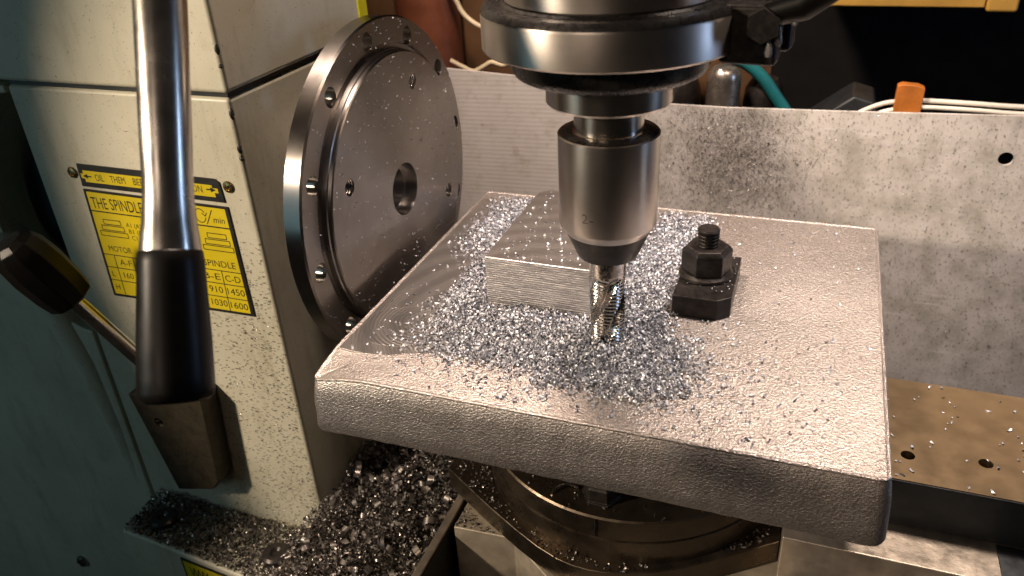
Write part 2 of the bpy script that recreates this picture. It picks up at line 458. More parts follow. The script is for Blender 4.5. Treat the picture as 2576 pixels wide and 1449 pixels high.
# ------------------------------------------------------------------ headstock
def headstock():
    hs = thing("lathe_headstock", "cream painted lathe headstock with yellow label plates and a dark recess at its left", "lathe headstock", (-230, 40, -400))
    YF = -16.0
    MB().box(-297, -165, YF, 106, -400, 107.2).build("body", "enamel", hs, bevel=2.2, seg=3)
    MB().box(-680, -164.6, YF - .3, 106.5, 109.0, 420).build("top_cover", "enamel", hs, bevel=2.2, seg=3)
    MB().box(-296, -166.5, YF + 1.6, 104.5, 106.5, 109.6).build("seam_gasket", "label_black", hs)
    # gear cover at the left with an oval opening
    arc = [(-297.6 - 42 * math.cos(a), 34 + 69 * math.sin(a)) for a in np.linspace(-math.pi / 2, math.pi / 2, 40)]
    poly = [(-297.6, -400)] + arc + [(-297.6, 107), (-680, 107), (-680, -400)]
    MB().prism(poly, YF - 1.0, 60, 'xz').build("gear_cover", "enamel", hs, bevel=1.2, seg=2, angle=40)
    MB().box(-345, -297.8, 25, 30, -40, 106).build("opening_back", "dark_void", hs)
    # pulley rim seen in the opening
    MB().lathe([(8, 0), (34, 0), (36, 2), (36, 9), (34, 11), (30, 11), (29, 6), (8, 6)], (-306, 6, 30), 'y', 64).build("pulley", "blue_dark", hs)
    # raised rounded rib on the gear cover, lower left
    rib = []
    for i, (x, z, w) in enumerate([(-330, 10, 16), (-318, -20, 18), (-306, -58, 15), (-301, -100, 9), (-301, -150, 5)]):
        rib.append((x - 10, YF + 4 - w * .1, z))
    MB().tube([(-352, YF + 6, 22), (-338, YF + 5, 4), (-324, YF + 5, -24), (-314, YF + 6, -60), (-309, YF + 7, -110), (-307, YF + 8.5, -170)], [12, 12, 11.5, 11, 10, 9], 24).build("cover_rib", "enamel", hs)
    # bottom ledge with the swarf
    MB().prism([(-291, -50), (-165.4, -60), (-165.4, YF + .4), (-284, YF + .4)], -400, -157, 'xy').build("ledge", "enamel", hs, bevel=2.0, seg=3)
    for x, y, r in ((-268, -37, 8.5), (-184, -40, 8.0)):
        bo = MB().lathe([(2, -152.6), (3.6, -151.2), (r * .8, -151.0), (r, -152.2), (r, -157.2), (2, -157.2)], (x, y, 0), 'z', 28).build("ledge_bolt", "black_oxide", hs)
    # label plates
    hp = MB().prism([(-267, 69.2), (-183, 68.4), (-181, 67), (-180.2, 56.8), (-267.6, 57.2)], YF - .75, YF - .02, 'xz').build("header_plate", "label_black", hs)
    y1 = YF - .82
    MB().prism([(-264.2, 66.0), (-185.5, 65.2), (-185.5, 63.8), (-182.4, 63.8), (-182.4, 61.4), (-184.6, 61.4), (-184.6, 59.2), (-264.0, 59.8), (-264.0, 61.6), (-266, 61.6), (-266, 64.2), (-264.2, 64.2)], y1, YF - .74, 'xz').build("yellow_field", "label_yellow", hp)
    tx = MB(); yt = y1 - .03
    for w, a, b in (("OIL", -257, -251.6), ("THEM", -247.4, -238), ("BEFORE", -233, -219), ("OPERATION", -213, -191.5)):
        put_text(tx, w, a, b, 61.0, 3.6, yt)
    for xa, d in ((-264.8, 1), (-183.6, -1)):
        z = 62.9
        tx.add([(xa, yt, z), (xa + d * 3, yt, z + 1.3), (xa + d * 3, yt, z - 1.3)], [(0, 1, 2)])
        tx.add([(xa + d * 3, yt, z + .35), (xa + d * 5.5, yt, z + .35), (xa + d * 5.5, yt, z - .35), (xa + d * 3, yt, z - .35)], [(0, 1, 2, 3)])
    tx.build("lettering", "label_black", hp)
    sp = MB().prism([(-268, 55.6), (-179.4, 54.6), (-178.9, -5.8), (-271.2, -7.0)], YF - .75, YF - .02, 'xz').build("speed_plate", "label_black", hs)
    MB().prism([(-266.4, 54.4), (-181.2, 53.4), (-180.9, -4.2), (-269.4, -5.4)], y1, YF - .74, 'xz').build("yellow_field", "label_yellow", sp)
    tx = MB(); LW = .5
    def ln(xa, za, xb, zb, w=LW):
        d = Vector((xb - xa, zb - za)).normalized(); n = Vector((-d.y, d.x)) * w / 2
        tx.add([(xa + n.x, yt, za + n.y), (xb + n.x, yt, zb + n.y), (xb - n.x, yt, zb - n.y), (xa - n.x, yt, za - n.y)], [(0, 1, 2, 3)])
    ln(-267, 43.9, -181.2, 43.2, .7); ln(-268.2, 18.9, -181, 18.9); ln(-268.6, 11.3, -181, 11.3); ln(-269, 3.4, -181, 3.4)
    for x in (-261.5, -249, -236, -223, -206, -192.6): ln(x, 18.9, x - .8, -5)
    put_text(tx, "THE SPINDLE", -265, -232, 45.6, 6.2, yt); put_text(tx, "SPEED", -229.5, -212, 45.6, 6.2, yt)
    # revolution sign
    N = 26
    for k in range(N - 3):
        a0, a1 = 2 * math.pi * k / N + .5, 2 * math.pi * (k + 1) / N + .5
        ln(-196.8 + 3.1 * math.cos(a0), 48.6 + 3.6 * math.sin(a0), -196.8 + 3.1 * math.cos(a1), 48.6 + 3.6 * math.sin(a1), .45)
    ln(-193.8, 48.6, -192.6, 50.4, .5); ln(-193.8, 48.6, -195.6, 50, .5)
    ln(-193.8, 44.4, -189.2, 52.2, .5); put_text(tx, "min", -189.6, -183.2, 45.6, 3.4, yt, .18)
    for xc, d in ((-255.5, 1), (-190.0, 1)):
        for i in range(3):
            hw = 5.6 + 1.7 * i; zt = 39.6 - 3.4 * i
            xo = xc - .4 * i
            ln(xo - hw, zt, xo + hw, zt, .45); ln(xo - hw, zt - 2.6, xo + hw, zt - 2.6, .45)
            ln(xo - hw, zt, xo - hw, zt - 2.6, .45); ln(xo + hw, zt, xo + hw, zt - 2.6, .45)
    for i, t_ in enumerate(("A1 (A2)", "B1 (B2)", "C1 (C2)")):
        put_text(tx, t_, -246.5 + i * .8, -235 + i * .8, 36.8 - 3.6 * i, 2.5, yt)
    for i, t_ in enumerate(("F", "E", "D")): put_text(tx, t_, -203.5 - i * .6, -201.8 - i * .6, 36.8 - 3.6 * i, 2.5, yt)
    put_text(tx, "MOTOR", -263.5, -248.2, 21.2, 3.3, yt); put_text(tx, "SPINDLE", -202.4, -183.2, 21.0, 3.6, yt)
    put_text(tx, "A-F", -259, -251, 13.4, 3.4, yt)
    put_text(tx, "B-E", -204.6, -194.4, 13.4, 3.6, yt); put_text(tx, "C-D", -191.4, -182.2, 13.2, 3.6, yt)
    put_text(tx, "L", -267, -265, 5.6, 3.2, yt); put_text(tx, "160", -259, -252.5, 5.6, 3.4, yt)
    put_text(tx, "910", -203.2, -194.8, 5.7, 3.7, yt); put_text(tx, "1450", -192, -181.6, 5.6, 3.7, yt)
    put_text(tx, "H", -267.4, -264.6, -2.4, 3.2, yt)
    put_text(tx, "1030", -204, -194.2, -2.2, 3.7, yt); put_text(tx, "1600", -192.2, -181.6, -2.4, 3.7, yt)
    tx.build("lettering", "label_black", sp)
    for x, z in ((-271.9, 64.0), (-176.3, 65.0)):
        MB().lathe([(3.0, 0), (3.0, -.5), (2.6, -.9), (1.6, -1.0), (1.5, -.7), (.9, -.8), (.5, -1.3)], (x, YF, z), 'y', 28).build("rivet", "brass", hs)
    # yellow field plate on the ledge front
    lp = MB().prism([(-243, -160.5), (-196, -160.5), (-196, -190), (-243, -190)], -.7, 0, 'xz')
    lp.v = [(x, y - 50 - 10 * (x + 291) / 125.6, z) for x, y, z in lp.v]
    lpo = lp.build("ledge_plate", "label_black", hs)
    ly = MB().prism([(-241.4, -162), (-197.6, -162), (-197.6, -188), (-241.4, -188)], -.85, -.68, 'xz')
    def zig(pts, w=.7):
        for (xa, za), (xb, zb) in zip(pts[:-1], pts[1:]):
            d = Vector((xb - xa, zb - za)).normalized(); n = Vector((-d.y, d.x)) * w / 2
            lz.add([(xa + n.x, -.9, za + n.y), (xb + n.x, -.9, zb + n.y), (xb - n.x, -.9, zb - n.y), (xa - n.x, -.9, za - n.y)], [(0, 1, 2, 3)])
    lz = MB(); zig([(-237 + i * 1.7, -165 if i % 2 == 0 else -172) for i in range(10)])
    zig([(-214 + 4 * math.cos(a), -168.5 + 4 * math.sin(a)) for a in np.linspace(.6, 5.7, 20)])
    for q in (ly, lz): q.v = [(x, y - 50 - 10 * (x + 291) / 125.6, z) for x, y, z in q.v]
    ly.build("yellow_field", "label_yellow", lpo); lz.build("lettering", "label_black", lpo)
    # cover screw, lower left
    sc = MB().lathe([(5.0, 0), (5.0, -1.0), (4.2, -2.2), (2.0, -2.9), (.3, -2.9)], (-393.5, YF - 1, -253.6), 'y', 32).build("cover_screw", "screw_steel", hs)
    cr = MB(); cr.box(-396.7, -390.3, YF - 4.1, YF - 3.2, -254.2, -253.0); cr.box(-394.1, -392.9, YF - 4.08, YF - 3.2, -256.8, -250.4)
    cr.build("cross_slot", "label_black", sc)
    MB().box(-166, -163.8, 100, 108.5, 110.5, 330).build("warning_stripe", "warning_yellow", hs)
    # bare chipped edge, where the paint is knocked off along the front right corner
    for z, h in ((84, 2.6), (79.5, 1.6), (100, 3), (128, 3.6), (121, 1.6)):
        cb = MB()
        cb.lathe([(.2, -h), (.9, -h * .6), (1.25, -h * .1), (1.0, h * .5), (.2, h)], (-165.9, YF + .9, z), 'z', 10)
        cb.build("paint_chip", "label_black", hs)
    return hs
headstock()

# ------------------------------------------------------------------ steel disc (chuck back plate)
def disc():
    cy, cz = 62.5, 36.8
    d = thing("face_plate", "large round turned steel disc with a ring of through holes beside the headstock", "steel disc", (-140, cy, cz))
    prof = [(30, -143), (88.4, -143), (89.2, -142.2), (89.2, -134.0), (88.4, -133), (76.4, -133), (75.8, -135.2), (73.6, -135.2), (72.8, -133.6), (72.8, -130.6), (72.2, -130.2), (72.0, -128.6), (71.4, -128), (20, -128)]
    o = MB().lathe(prof, (0, cy, cz), 'x', 160).build("plate", "turned_face", d)
    c = MB()
    for k in range(12):
        a = math.radians(7.5 + 30 * k)
        c.lathe([(4.8, -160), (4.8, -120)], (0, cy + 80.6 * math.cos(a), cz + 80.6 * math.sin(a)), 'x', 28)
    for k in range(4):
        a = math.radians(67.5 + 90 * k)
        c.lathe([(4.2, -141), (4.2, -127.6), (5.0, -126)], (0, cy + 57 * math.cos(a), cz + 57 * math.sin(a)), 'x', 24)
    c.lathe([(11.5, -142), (11.5, -135), (14.2, -135), (14.2, -120)], (0, cy, cz), 'x', 48)
    cut(o, c.build("cutter", "turned_face", d))
    # threads in the tapped holes
    for k in range(4):
        a = math.radians(67.5 + 90 * k); c0 = Vector((-129.2, cy + 57 * math.cos(a), cz + 57 * math.sin(a)))
        pts = [c0 + Vector((-1.3 * t / 6.283, 4.15 * math.cos(t), 4.15 * math.sin(t))) for t in np.linspace(0, 2 * math.pi * 8, 8 * 14)]
        MB().tube(pts, .42, 6).build("thread", "cutter_steel", d)
    # spindle nose behind the disc
    MB().lathe([(46, -166), (46, -146), (60, -146), (60, -142.8)], (0, cy, cz), 'x', 64).build("spindle_nose", "spindle_steel", d)
    return d
disc()

# ------------------------------------------------------------------ mill spindle, chuck and cutter
def mill():
    ms = thing("mill_spindle", "milling spindle with a wide clamp ring and black collar hanging over the plate", "spindle", (0, 0, 110))
    MB().lathe([(38, 420), (38, 149.4), (37.2, 148.7), (20, 148.7)]).build("quill", "ring_steel", ms)
    MB().lathe([(30, 148.8), (38.6, 148.8), (39.4, 148.0), (39.4, 146.9), (30, 146.9)]).build("oil_ring", "black_collar", ms)
    MB().lathe([(30, 147.0), (42.0, 147.0), (42.6, 147.8), (44.6, 147.9), (45.8, 147.2), (46.8, 145.6), (47, 144.8), (47, 133.2), (46.4, 132.4), (30, 132.2)], n=128).build("clamp_ring", "ring_steel", ms)
    MB().lathe([(30, 147.85), (42.2, 147.85), (43.0, 148.3), (45.4, 148.1), (46.4, 147.0), (46.95, 145.7), (46.0, 145.4), (30, 146.5)], n=96).build("oil_film", "black_collar", ms)
    MB().lathe([(20, 132.4), (36.4, 132.4), (37, 131.6), (37, 125.4), (35.6, 122.8), (34.0, 121.9), (20, 121.9)]).build("collar", "black_collar", ms)
    MB().lathe([(12, 122.2), (24.2, 122.2), (24.2, 111.6), (23.2, 110.5), (14, 110.5), (12, 111.5)]).build("nose", "spindle_steel", ms)
    # clamp lugs at the right with screw and grease drips
    lug = MB(); R = Matrix.Rotation(math.radians(-6), 4, 'Z')
    lug.box(42, 61, -9, 1.5, 129.0, 148.5, R)
    MB.build(lug, "clamp_lug", "black_oxide", ms, bevel=1.6)
    lug = MB(); lug.box(43, 63, 6, 17, 130.5, 150, R); lug.build("clamp_lug", "black_oxide", ms, bevel=1.6)
    MB().lathe([(5.6, -20), (5.6, -12), (6.4, -11.4), (6.4, -9.6), (4, -9.4), (4, 20)], (55, 0, 143), 'y', 6).build("clamp_screw", "black_oxide", ms)
    lv = MB(); lv.tube([(56, -14, 146), (66, -15, 149), (80, -16, 160), (95, -18, 180)], [4.4, 5.2, 5.6, 5.0], 20); lv.build("clamp_handle", "black_plastic", ms)
    for x, y, z, r, h in ((57.2, -14.5, 134.6, 1.5, 4.6), (60, -14.8, 138.2, 1.3, 4.0), (64.3, -15.8, 144.5, 1.2, 3.0)):
        MB().lathe([(.3, h), (r * .45, h * .7), (r * .8, h * .2), (r, -h * .25), (r * .75, -h * .5), (.2, -h * .62)], (x, y, z), 'z', 14).build("grease_drop", "grease", ms)
    # chuck
    ck = thing("collet_chuck", "polished steel collet chuck with dark conical nut, holding the cutter", "collet chuck", (0, 0, 45))
    MB().lathe([(10, 110.4), (13.6, 110.4), (13.6, 101.2), (13.2, 100.9), (13.2, 99.6), (14.2, 99.2), (14.2, 98.2), (10, 98.2)]).build("neck", "spindle_steel", ck)
    MB().lathe([(10, 98.6), (19.6, 98.6), (20, 98.2), (20, 61.0), (19.6, 60.0), (17.4, 57.0), (10, 57.0)], n=128).build("body", "ground_steel", ck)
    MB().lathe([(14.3, 99.1), (19.1, 98.75), (19.3, 98.6), (14.3, 98.5)], n=96).build("top_face", "black_collar", ck)
    MB().lathe([(10, 57.2), (17.45, 57.2), (17.2, 56.2), (13.3, 47.0), (12.4, 45.4), (11.0, 45.2), (8.0, 45.4)], n=96).build("collet_nut", "black_oxide", ck)
    st = MB(); put_text(st, "2", -2.4, .2, 67.0, 4.0, 0); put_text(st, "-", .9, 2.6, 67.0, 4.0, 0)
    a0 = math.radians(-99.5)
    st.v = [(20.04 * math.cos(a0 + x / 20), 20.04 * math.sin(a0 + x / 20), z) for x, y, z in st.v]
    st.build("stamped_mark", "ink", ck)
    # roughing end mill
    em = thing("end_mill", "four-flute serrated roughing end mill standing in the aluminium chips", "end mill", (0, 0, 2.9))
    V = []; F = []; nz, na = 190, 96; z0, z1 = 2.9, 46.0
    for i in range(nz):
        z = z0 + (z1 - z0) * i / (nz - 1)
        fl = min(1, max(0, (37.0 - z) / 5.0)); fl = fl * fl * (3 - 2 * fl)
        for k in range(na):
            a = 2 * math.pi * k / na
            ph = ((a - z * .075) / (math.pi / 2)) % 1.0          # four flutes, right-hand helix
            land = .56
            if ph < land:
                u = ph / land
                r = 8.0 - .4 * u - .6 * (0.5 + .5 * math.cos(2 * math.pi * (z / 1.75 + k * 4 / na))) * 1.0
            else:
                u = (ph - land) / (1 - land)
                r = 7.4 - 2.9 * math.sin(math.pi * min(1, u * .92) ** .8)
                if u > .9: r = 7.4 - 2.9 * math.sin(math.pi * .828 ** .8) * (1 - u) / .1 * .9
            r = 7.8 * (1 - fl) + min(8.0, max(3.0, r)) * fl
            V.append((r * math.cos(a), r * math.sin(a), z))
    for i in range(nz - 1):
        for k in range(na):
            k2 = (k + 1) % na; F.append((i * na + k, i * na + k2, (i + 1) * na + k2, (i + 1) * na + k))
    F.append(tuple(range(na))); F.append(tuple((nz - 1) * na + k for k in range(na)))
    MB().add(V, F).build("fluted_body", "cutter_steel", em, angle=50)
mill()

# ------------------------------------------------------------------ cast plate
def rrect(x0, x1, y0, y1, r, n=8, corners=None):
    P = []
    for cx, cy, a0, rr in ((x1, y1, 0, r), (x0, y1, 90, r), (x0, y0, 180, r), (x1, y0, 270, r)):
        sx = -1 if cx == x1 else 1; sy = -1 if cy == y1 else 1
        for k in range(n + 1):
            a = math.radians(a0 + 90 * k / n)
            P.append((cx + sx * rr + rr * math.cos(a), cy + sy * rr + rr * math.sin(a)))
    return P
def resample(P, step):
    out = []
    for i in range(len(P)):
        a = Vector(P[i]); b = Vector(P[(i + 1) % len(P)]); n = max(1, int((b - a).length / step))
        for k in range(n): out.append(tuple(a + (b - a) * k / n))
    return out
def cast_plate():
    cp = thing("cast_plate", "thick rough cast aluminium plate with a milled boss, strewn with chips", "casting", (0, 46, -31))
    P = resample(rrect(-118.5, 115.5, -58, 152, 3.6), 2.2)
    cx, cy = -1.5, 47
    n = len(P)
    # outward normals of the outline
    N = []
    for i in range(n):
        t = Vector(P[(i + 1) % n]) - Vector(P[i - 1]); N.append(Vector((t.y, -t.x)).normalized())
    if (Vector(P[0]) - Vector((cx, cy))).dot(N[0]) < 0: N = [-q for q in N]
    prof = [(-3.4, 0.0), (-2.4, 0.0), (-1.7, -.06), (-1.15, .24), (-.45, .28), (-.02, 0.0), (.1, -.55), (-.2, -1.1), (.2, -1.8), (1.3, -9), (2.0, -16), (2.5, -22), (2.7, -28.2), (2.3, -29.4), (1.0, -30.4), (-6, -31)]
    V = []; F = []
    for j, (o, z) in enumerate(prof):
        for i in range(n):
            x, y = P[i]; nx, ny = N[i]
            jit = 0 if j < 1 else mnoise.noise(Vector((x * .16, y * .16, z * .2 + 3))) * (.4 if j > 8 else .16) + mnoise.noise(Vector((x * .5, y * .5, z * .5))) * .2
            oo = o + (jit * (1.0 if j > 1 else .4))
            zz = z + (mnoise.noise(Vector((x * .25 + 9, y * .25, 1.3))) * .12 if 1 < j < 9 else 0)
            # the left front corner is worn down
            dd = math.hypot(x + 118, y + 58); zz -= max(0, 1 - dd / 26) ** 1.5 * 4.0 * (1 if j < 9 else .2)
            V.append((x + nx * oo, y + ny * oo, zz))
    m_ = len(prof)
    for j in range(m_ - 1):
        for i in range(n):
            i2 = (i + 1) % n; F.append((j * n + i, j * n + i2, (j + 1) * n + i2, (j + 1) * n + i))
    # top: concentric loops towards the centre with slight casting waviness
    prev = 0
    for s in (.9, .75, .55, .3):
        o = len(V)
        for i in range(n):
            x, y, z = V[i]; x = cx + (x - cx) * s; y = cy + (y - cy) * s
            V.append((x, y, mnoise.noise(Vector((x * .05, y * .05, 7))) * .12))
        for i in range(n):
            i2 = (i + 1) % n; F.append((prev + i, prev + i2, o + i2, o + i))
        prev = o
    F.append(tuple(prev + i for i in range(n))); F.append(tuple((m_ - 1) * n + i for i in range(n)))
    MB().add(V, F).build("plate_body", "cast_aluminium", cp, angle=28)
    # milled strip along the left and front of the boss (a shallow face with scalloped border)
    pts = [(-116.2, 140), (-116.2, -37.5), (-104, -38.4), (-92, -37.5), (-84, -33.5), (-76, -31), (-60, -30), (-40, -29), (-20, -28), (0, -24), (11, -16), (16, -4), (14, 10), (8, 22), (4, 60), (4, 118), (-10, 128), (-60, 132), (-66, 138)]
    MB().prism(pts, -.4, .34, 'xy').build("milled_strip", "milled_aluminium", cp, bevel=.12, seg=1)
    pts = rrect(-114.8, -78, -30, 4, 16, 10)
    MB().prism(pts, -.2, .40, 'xy').build("milled_swirl", "milled_swirl", cp, bevel=.05, seg=1)
    # milled boss
    b = MB().prism([(-63, 14), (-11.5, 13.2), (-11.5, 98), (-58, 98), (-63, 94)], .2, 28.2, 'xy').build("milled_boss", "cut_face", cp, bevel=.35)
    MB().prism([(-62.6, 14.5), (-11.9, 13.7), (-11.9, 97.6), (-57.8, 97.6), (-62.6, 93.6)], 28.1, 28.42, 'xy').build("boss_top", "milled_top", cp)
    # two small cast dimples on the front face
    for x in (1.8, 26.5):
        MB().lathe([(1.9, 0), (1.9, .2), (1.3, .35)], (x, -59.1, -14.5), 'y', 18).build("dimple", "grey_iron", cp)
cast_plate()

# ------------------------------------------------------------------ hold-down clamp on the plate
def clamp():
    cl = thing("hold_down_clamp", "black oxide tee nut with stud and flanged hex nut on the cast plate", "clamp", (37, 57, 0))
    R = Matrix.Translation((37, 57, 0)) @ Matrix.Rotation(math.radians(0), 4, 'Z') @ Matrix.Translation((-37, -57, 0))
    poly = [(22.8, 31.5), (43.5, 31.2), (49.4, 36.2), (49.2, 78), (23.2, 78)]
    p = MB().prism(poly, 0.05, 10.6, 'xy'); p.v = [tuple(R @ Vector(q)) for q in p.v]
    p.build("clamp_block", "black_oxide", cl, bevel=.6)
    c = (34.6, 56.5, 0)
    MB().lathe([(6, 10.5), (12.4, 10.5), (13.0, 11.1), (12.8, 12.2), (11.4, 13.4), (6, 13.4)], c).build("washer", "black_oxide", cl)
    hx = MB(); r0 = 12.0
    hx.lathe([(r0 * .93, 13.0), (r0, 13.8), (r0, 23.2), (r0 * .985, 24.0), (r0 * .84, 26.0), (6, 26.0)], (0, 0, 0), 'z', 6, Matrix.Rotation(math.radians(14), 4, 'Z'))
    hx.v = [(x + c[0], y + c[1], z) for x, y, z in hx.v]
    hx.build("hex_nut", "black_oxide", cl, bevel=.35)
    V = []; F = []; nz, na = 120, 40
    for i in range(nz):
        z = 20 + 14.9 * i / (nz - 1)
        for k in range(na):
            a = 2 * math.pi * k / na; f = (z / 1.75 - k / na) % 1.0
            r = 5.25 - 1.0 * abs(2 * f - 1) if z < 33.4 else 5.2
            if z > 34.1: r = 5.2 - (z - 34.1) * .8
            V.append((c[0] + r * math.cos(a), c[1] + r * math.sin(a), z))
    for i in range(nz - 1):
        for k in range(na):
            k2 = (k + 1) % na; F.append((i * na + k, i * na + k2, (i + 1) * na + k2, (i + 1) * na + k))
    F.append(tuple(range(na))); F.append(tuple((nz - 1) * na + k for k in range(na)))
    MB().add(V, F).build("threaded_stud", "black_oxide", cl, angle=30)
clamp()

# ------------------------------------------------------------------ carriage below the plate
def carriage():
    sw = thing("swivel_base", "oily round swivel base with stepped rim under the cast plate", "swivel base", (6, 33, -103))
    MB().lathe([(20, -65), (74.2, -65), (75, -65.8), (75, -76.4), (74.6, -76.7), (74.6, -77.3), (75.4, -77.6), (75.4, -89.9), (20, -89.9)], (6, 33, 0), n=160).build("swivel_disc", "oily_steel", sw)
    out = [(-84, -7), (-73.2, -14), (-52.7, -26.9), (-34.1, -37.6), (-22, -43.8), (-10.9, -48.1), (-3, -49.7), (4.7, -50.0), (12, -49.2), (18.7, -47.5), (32.2, -42.7), (45.1, -35.8), (66, -20.8), (84.5, -7.2), (84.5, 70), (40, 108), (-40, 108), (-84, 70)]
    MB().prism(out, -102.8, -90, 'xy').build("base_flange", "oily_steel", sw, bevel=.8)
    nt = MB(); nt.lathe([(6, -65.1), (9.6, -65.1), (9.6, -64), (8.6, -63.6), (8.6, -57), (7.4, -56), (4.5, -56), (4.5, -44)], (5, -27, 0), 'z', 6)
    nt.build("lock_nut", "black_oxide", sw, bevel=.3)
    MB().box(5.6, 6.1, -42.9, -41.4, -76, -65.8).build("index_line", "label_black", sw)
    # square post carrying the plate
    MB().box(-26, 38, 0, 66, -65, -31.2).build("riser", "oily_steel", sw, bevel=1)
    ca = thing("carriage", "bare machined iron carriage block at the bottom centre of the picture", "carriage", (0, 20, -400))
    MB().prism([(-70.5, -33), (-38.5, -31.2), (-34, -35.5), (20, -75), (92, -75), (92, 130), (-70.5, 130)], -400, -103.2, 'xy').build("saddle", "grey_iron", ca, bevel=.7)
    wy = thing("bed_rail", "thin bare steel rail edge running between the swarf and the carriage", "rail", (-76, 0, -400))
    MB().box(-78.6, -74.4, -120, 150, -400, -105.5).build("rail_top", "planed_steel", wy, bevel=.5)
    MB().box(-74.3, -73.9, -120, 150, -400, -107).build("rail_side", "label_black", wy)
    # steel slab at the right
    sl = thing("steel_slab", "long oily steel slab with tapped holes running off the right edge", "steel slab", (190, 40, -75))
    o = MB().box(96, 430, 4.2, 81, -74.8, -50).build("slab", "oily_slab", sl)
    c = MB()
    for x, y in ((132.8, 21.5), (164.2, 25.3)): c.lathe([(3.0, -66), (3.0, -49)], (x, y, 0), 'z', 24)
    cut(o, c.build("cutter", "oily_slab", sl))
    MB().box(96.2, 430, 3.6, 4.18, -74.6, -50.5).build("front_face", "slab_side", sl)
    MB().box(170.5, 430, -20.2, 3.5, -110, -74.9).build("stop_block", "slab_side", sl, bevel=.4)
    cs = thing("cross_slide", "planed grey steel cross slide under the oily slab", "cross slide", (190, 30, -110))
    MB().box(84.8, 430, -19, 96, -118, -75.2).build("slide_bar", "planed_steel", cs, bevel=.6)
    ap = thing("apron_shelf", "dark chip-covered shelf in the lower right corner", "shelf", (200, -60, -150))
    MB().box(92.4, 430, -140, -19.4, -200, -128).build("shelf_top", "bed_iron", ap, bevel=.8)
carriage()

# ------------------------------------------------------------------ levers
def levers():
    fl = thing("feed_lever", "chrome feed lever with a black handgrip hanging in the left foreground", "lever", (-83, -160, 68))
    A = Vector((-101.8, -108.4, 165.2)); B = Vector((-83.0, -160.0, 67.6))
    d = (B - A).normalized(); L = (B - A).length
    rot = d.to_track_quat('Z', 'Y').to_matrix().to_4x4()
    mt = Matrix.Translation(A) @ rot
    MB().lathe([(7.3, -260), (7.3, -40), (7.2, 0), (7.0, L * .30), (6.75, L * .44), (6.8, L * .50), (7.3, L * .56), (8.0, L * .605), (8.25, L * .63), (5, L * .64)], mt=mt, n=64).build("lever_shaft", "chrome", fl, angle=50)
    MB().lathe([(5, L * .628), (8.2, L * .628), (8.6, L * .632), (8.9, L * .66), (9.4, L * .75), (9.95, L * .85), (10.25, L * .94), (10.3, L * .975), (9.9, L * .992), (8.6, L * 1.002), (4, L * 1.004)], mt=mt, n=64).build("handgrip", "black_plastic", fl, angle=50)
    gl = thing("gear_lever", "gear selector lever with a black faceted knob on a chrome rod at the left", "lever", (-240, -30, -59))
    A = Vector((-236, -24, -63)); T = Vector((-264.5, -60.5, 37.5))
    d = (T - A).normalized(); L = (T - A).length
    mt = Matrix.Translation(A) @ d.to_track_quat('Z', 'Y').to_matrix().to_4x4()
    MB().lathe([(4.2, -8), (4.2, L * .2), (4.0, L * .7), (3.9, L * .74)], mt=mt, n=32).build("lever_rod", "chrome", gl)
    MB().lathe([(5, L * .745), (10.0, L * .748), (11.6, L * .76), (12.8, L * .83), (13.4, L * .95), (12.6, L * 1.04), (10.6, L * 1.09), (7, L * 1.115), (2, L * 1.12)], mt=mt, n=10).build("knob", "black_plastic", gl, bevel=.7, angle=20)
    hb = thing("selector_hub", "dull olive selector block with one screw hole on the headstock front", "selector block", (-240, -16, -130))
    o = MB().prism([(-270.5, -64), (-217.5, -55.5), (-222.5, -117.0), (-227.5, -124.6), (-255.8, -132.6)], -30, -16.2, 'xz').build("block", "selector_iron", hb, bevel=1.0)
    c = MB().lathe([(3.1, -40), (3.1, -24)], (-253.6, 0, -80.6), 'y', 24)
    cut(o, c.build("cutter", "selector_iron", hb))
    pts = [Vector((-253.6 + 3.0 * math.cos(t), -29.2 + t * .16, -80.6 + 3.0 * math.sin(t))) for t in np.linspace(0, 2 * math.pi * 4, 64)]
    MB().tube(pts, .35, 6).build("thread", "cutter_steel", hb)
levers()

